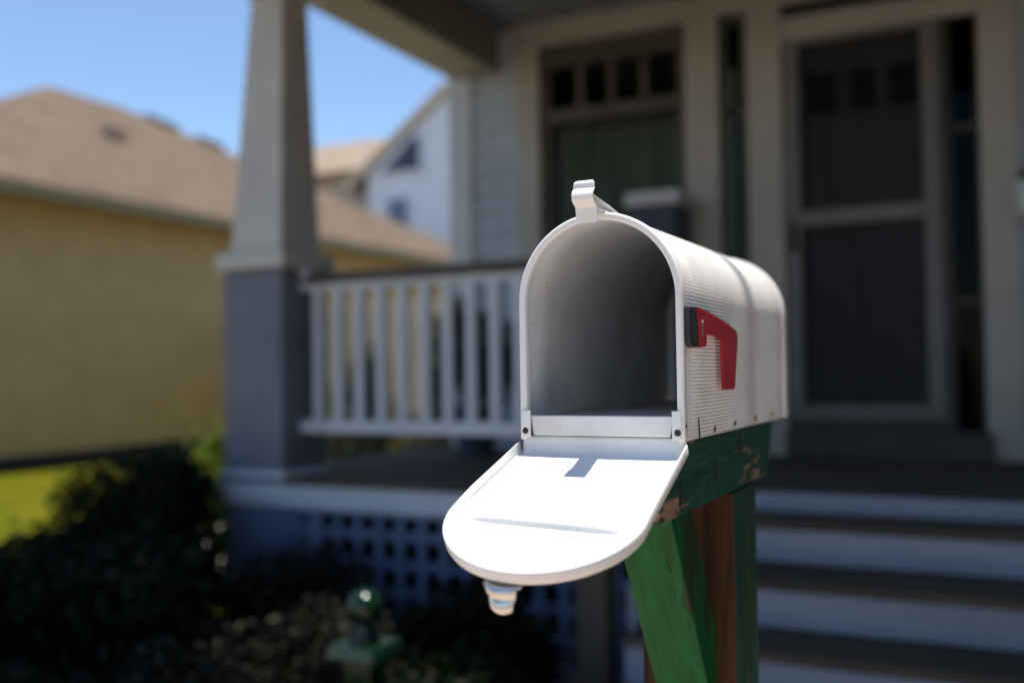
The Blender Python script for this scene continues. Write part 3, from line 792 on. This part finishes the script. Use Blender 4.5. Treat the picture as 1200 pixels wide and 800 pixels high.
# ridge vents along the hip and a roof vent
k = MB()
hv = [Vector(E1).lerp(Vector(E2), 1), Vector(B_)]
for a, c in ((.05, .12), (.16, .22), (.26, .31)):
    p0, p1 = Vector(E1).lerp(Vector(B_), a), Vector(E1).lerp(Vector(B_), c)
    p0 = hv[0].lerp(hv[1], a); p1 = hv[0].lerp(hv[1], c)
    k.tube([p0 + Vector((0, 0, .02)), p1 + Vector((0, 0, .02))], .09, 8)
k.build('ridge_vent', M['newel'], yroof)
k = MB(); vc = (-13.7, 12.35, 2.47 + .6 * 2.7); k.box(vc[0] - .16, vc[0] + .16, vc[1] - .16, vc[1] + .16, vc[2] - .1, vc[2] + .2)
k.build('roof_vent', M['rose'], yroof, bevel=.02)

gh = thing('grey_house', (-14, 26, -H), 'pale grey gabled house with a slanted dark gable window', 'house')
gY = 24.0
k = MB(); k.prism([(-16.4, -H), (-10.6, -H), (-10.6, 5.4), (-13.7, 7.80), (-16.4, 5.75)], 'y', gY, gY + 7)
gw = k.build('wall', M['grey_wall'], gh)
k = MB()
k.hexa([(-17.1, gY - .13, 5.32), (-13.7, gY - .13, 7.86), (-13.7, gY + 7.2, 7.86), (-17.1, gY + 7.2, 5.32)], [(-17.1, gY - .13, 5.50), (-13.7, gY - .13, 8.06), (-13.7, gY + 7.2, 8.06), (-17.1, gY + 7.2, 5.50)])
k.hexa([(-13.7, gY - .13, 7.86), (-10.2, gY - .13, 5.1), (-10.2, gY + 7.2, 5.1), (-13.7, gY + 7.2, 7.86)], [(-13.7, gY - .13, 8.06), (-10.2, gY - .13, 5.3), (-10.2, gY + 7.2, 5.3), (-13.7, gY + 7.2, 8.06)])
groof = k.build('roof', M['shingle_pale'], gh)
k = MB()
k.hexa([(-17.14, gY - .17, 5.22), (-13.70, gY - .17, 7.76), (-13.70, gY - .135, 7.76), (-17.14, gY - .135, 5.22)], [(-17.14, gY - .17, 5.50), (-13.70, gY - .17, 8.07), (-13.70, gY - .135, 8.07), (-17.14, gY - .135, 5.50)])
k.hexa([(-13.69, gY - .17, 7.76), (-10.15, gY - .17, 5.0), (-10.15, gY - .135, 5.0), (-13.69, gY - .135, 7.76)], [(-13.69, gY - .17, 8.07), (-10.15, gY - .17, 5.3), (-10.15, gY - .135, 5.3), (-13.69, gY - .135, 8.07)])
k.build('rake_board', M['rake'], groof)
k = MB(); P_ = [(-15.85, 5.72), (-14.62, 5.72), (-14.62, 6.62), (-14.85, 6.62)]
k.prism([(-16.15, 5.58), (-14.45, 5.58), (-14.45, 6.80), (-14.92, 6.80)], 'y', gY - .06, gY - .002); gwin = k.build('gable_window', M['white'], gh)
k = MB(); k.prism(P_, 'y', gY - .075, gY - .061); k.build('pane', M['navy'], gwin)
k = MB(); k.box(-15.75, -14.95, gY - .06, gY - .002, 3.9, 5.0); w2 = k.build('window', M['white'], gh)
k = MB(); k.box(-15.65, -15.05, gY - .075, gY - .061, 4.0, 4.9); k.build('pane', M['lattice'], w2)

th = thing('tan_house', (-20, 27, -H), 'tan house with a pale low roof behind the yellow house', 'house')
k = MB(); k.box(-24, -17.6, 26.0, 33, -H, 6.3); k.build('wall', M['tan'], th)
k = MB(); k.hexa([(-24.5, 25.5, 6.31), (-17.1, 25.5, 6.31), (-17.1, 33.5, 6.31), (-24.5, 33.5, 6.31)], [(-22.0, 28.5, 8.0), (-18.9, 28.5, 8.0), (-18.9, 30.5, 8.0), (-22.0, 30.5, 8.0)])
k.build('roof', M['shingle_pale'], th)
k = MB(); k.box(-20.4, -18.2, 25.2, 25.98, -H, 5.3); k.build('bay', M['rose'], th)
k = MB(); k.box(-19.7, -18.9, 25.14, 25.198, 4.0, 5.0); k.build('window', M['navy'], th)

# ------------------------------------------------------------------ ground
g = MB(); g.box(-300, 300, -300, 300, -H - .60, -H - .008); tag(g.build('ground', M['sand']), None, None, kind='structure')
g = MB(); g.box(-40, -3.42, 3.9, 40, -H - .05, -H + .003); tag(g.build('lawn', M['lawn']), None, None, kind='structure')
g = MB(); g.box(-40, -4.752, 1.352, 3.899, -H - .05, -H + .003); tag(g.build('lawn', M['lawn']), None, None, kind='structure')
g = MB(); g.box(-9.0, 6, -2.6, 1.35, -H - .05, -H + .010)
tag(g.build('sidewalk', M['concrete']), None, None, kind='structure')
g = MB(); g.box(-1.6, 1.9, 1.352, 2.80, -H - .05, -H + .006); tag(g.build('path', M['brick']), None, None, kind='structure')
g = MB(); g.box(-4.75, -1.602, 1.352, 3.9, -H - .05, -H + .004); tag(g.build('flower_bed', M['soil']), None, None, kind='structure')
g = MB(); g.box(-5.9, -3.55, 4.4, 18, -H - .05, -H + .007); tag(g.build('bounce_ground', M['bounce_ground']), None, None, kind='structure')  # hidden pale ground added to bounce light onto the porch side
g = MB(); g.box(-60, 60, -12.0, -3.4, -H - .05, -H - .004); tag(g.build('road', M['street']), None, None, kind='structure')

# ------------------------------------------------------------------ trees whose shade falls on the bed and across the mailbox
def tree(name, base, limbs, crown, n, size, label, seed):
    t = thing(name, base, label, 'tree')
    k = MB()
    for path, rad in limbs: k.tube(path, rad, 10)
    k.build('trunk', M['bark'], t, smooth=True)
    V, F = leaf_cloud(n, crown, size, flat=.5, seed=seed)
    leaf_obj('crown', V, F, M['leaf_tree'], t)
    return t
SUN = Vector((.040, .022, 1.0)).normalized()
tree('shade_tree', (2.6, 1.2, -H),
     [([(2.6, 1.2, -H - .1), (2.55, 1.25, 0), (2.45, 1.4, 1.8), (2.1, 1.6, 3.2)], [.20, .16, .14, .11]),
      ([(2.1, 1.6, 3.2), (1.1, 1.36, 4.6), (.2, 1.32, 5.2), (-.9, 1.42, 5.6), (-1.9, 1.7, 5.9)], [.10, .045, .015, .012, .008]),
      ([(2.1, 1.6, 3.2), (1.5, 2.6, 4.2), (.4, 3.0, 4.9)], [.10, .06, .03]),
      ([(2.45, 1.4, 1.8), (3.2, .8, 3.2), (3.6, .2, 4.4)], [.10, .07, .03])],
     [(1.6, 2.4, 3.9, 1.2, .8, .8), (.6, 2.9, 4.6, 1.0, .6, .5), (2.8, 2.5, 4.0, 1.4, .9, 1.2), (3.8, 2.4, 3.9, 1.3, .9, 1.2), (-.7, 3.2, 5.0, .9, .5, .4), (3.6, 2.2, 2.9, 1.0, .9, 1.0), (-.2, 2.55, 2.85, .8, .38, .35), (.7, 2.4, 2.8, .8, .5, .4)],  # unseen crown, spread to block sky light over the steps
     34000, .17, 'broad shade tree leaning over the front walk', 71)
tree('shade_tree', (-5.2, .2, -H),  # unseen tree added to darken the shrub bed
     [([(-5.2, .2, -H - .1), (-5.15, .25, 0), (-5.0, .5, 2.0), (-4.6, .9, 3.4)], [.18, .15, .12, .09]),
      ([(-4.6, .9, 3.4), (-3.6, 1.9, 4.2), (-2.6, 2.8, 4.7)], [.09, .05, .02]),
      ([(-4.6, .9, 3.4), (-5.2, 1.9, 4.4)], [.08, .03])],
     [(-3.9, 2.1, 4.7, 1.2, .9, .55), (-3.1, 2.9, 4.9, 1.1, .8, .5), (-4.6, 3.2, 5.0, .9, .7, .5), (-2.9, 2.0, 4.8, .8, .7, .4), (-5.2, 1.2, 4.8, 1.2, 1.1, .8), (-3.4, 1.2, 4.8, 1.1, .8, .5), (-2.3, 2.1, 4.9, .75, .55, .35), (-1.0, 2.95, 4.7, .55, .4, .3), (-1.7, 1.75, 4.8, .6, .3, .3)],
     20000, .16, 'unseen tree added to shade the shrub bed', 72)
for i, (x, y, lab) in enumerate(((4.5, -6.5, 'unseen tree added to dim the porch, across from the steps'), (9.5, -5.0, 'unseen tree added to dim the porch, beyond the right end of the walk'), (-8.2, -9.0, 'large street tree across from the yellow house'))):  # unseen trees added to block low sky from porch and windows
    tree('unseen_street_tree', (x, y, -H), [([(x, y, -H - .1), (x + .1, y, 1.0), (x, y + .1, 3.5)], [.32, .25, .15]), ([(x, y, 2.0), (x + 1.2, y + .3, 4.0)], [.15, .05]), ([(x, y, 2.4), (x - 1.3, y - .2, 4.4)], [.14, .05])],
         [(x, y, 4.6, 2.4, 2.2, 2.4), (x + 1.6, y + .4, 3.6, 1.8, 1.6, 1.5), (x - 1.7, y - .2, 3.9, 1.8, 1.7, 1.6), (x + .2, y - .6, 6.4, 1.7, 1.6, 1.4)], 9000, .38, lab, 80 + i)

# an unseen added hedge that blocks light from the right
hg = thing('dimming_hedge', (1.75, 2.6, -H), 'unseen tall hedge at the right of the porch steps', 'dimming_hedge')
V, F = leaf_cloud(22000, [(1.75, yy_, zz_2, .62, .55, .60) for yy_ in (.9, 1.7, 2.5, 3.3, 4.0) for zz_2 in (-.7, .1, .9, 1.6)], .11, flat=.5, seed=91)
leaf_obj('foliage', V, F, M['leaf_dark'], hg)
k = MB()
for yy_ in (1.0, 1.9, 2.8, 3.7): k.tube([(1.75, yy_, -H - .05), (1.72, yy_ + .03, .3), (1.76, yy_, 1.5)], [.05, .04, .015], 7)
k.build('stem', M['bark'], hg)

# ------------------------------------------------------------------ light, sky, camera
w = bpy.data.worlds.new('World'); SC.world = w; w.use_nodes = True
nt = w.node_tree; nt.nodes.clear()
wo = nt.nodes.new('ShaderNodeOutputWorld'); bg = nt.nodes.new('ShaderNodeBackground'); sky = nt.nodes.new('ShaderNodeTexSky')
sky.sky_type = 'NISHITA'; sky.sun_disc = False
elev = math.asin(SUN.z); sky.sun_elevation = elev; sky.sun_rotation = math.atan2(SUN.x, SUN.y)
sky.altitude = 0; sky.air_density = 1.0; sky.dust_density = 0.1; sky.ozone_density = 4.0
bg.inputs[1].default_value = .10
nt.links.new(sky.outputs[0], bg.inputs[0]); nt.links.new(bg.outputs[0], wo.inputs[0])
ld = bpy.data.lights.new('sun', 'SUN'); ld.energy = 4.2; ld.angle = math.radians(.53); ld.color = (1, .95, .88)
lo = bpy.data.objects.new('sun', ld); COL.objects.link(lo); lo.location = (0, 0, 20)
lo.rotation_euler = SUN.to_track_quat('Z', 'Y').to_euler()

cd = bpy.data.cameras.new('camera'); cam = bpy.data.objects.new('camera', cd); COL.objects.link(cam); SC.camera = cam
yaw, pit, rol = math.radians(26.2), math.radians(1.65), math.radians(-.8)
f = Vector((-math.sin(yaw) * math.cos(pit), math.cos(yaw) * math.cos(pit), math.sin(pit)))
r = Vector((math.cos(yaw), math.sin(yaw), 0)); u = r.cross(f)
r2 = r * math.cos(rol) + u * math.sin(rol); u2 = u * math.cos(rol) - r * math.sin(rol)
cam.matrix_world = Matrix(((r2.x, u2.x, -f.x, 0), (r2.y, u2.y, -f.y, 0), (r2.z, u2.z, -f.z, H), (0, 0, 0, 1)))
cd.sensor_width = 36; cd.lens = 35.0; cd.clip_start = .02; cd.clip_end = 2000
cd.dof.use_dof = True; cd.dof.focus_distance = .98; cd.dof.aperture_fstop = 2.1
SC.view_settings.view_transform = 'Standard'; SC.view_settings.look = 'None'
SC.view_settings.exposure = .9; SC.view_settings.gamma = 1
SC.cycles.use_denoising = True
SC.cycles.max_bounces = 8; SC.cycles.transparent_max_bounces = 12
for o in list(COL.objects):
    if '_o' in o: del o['_o']
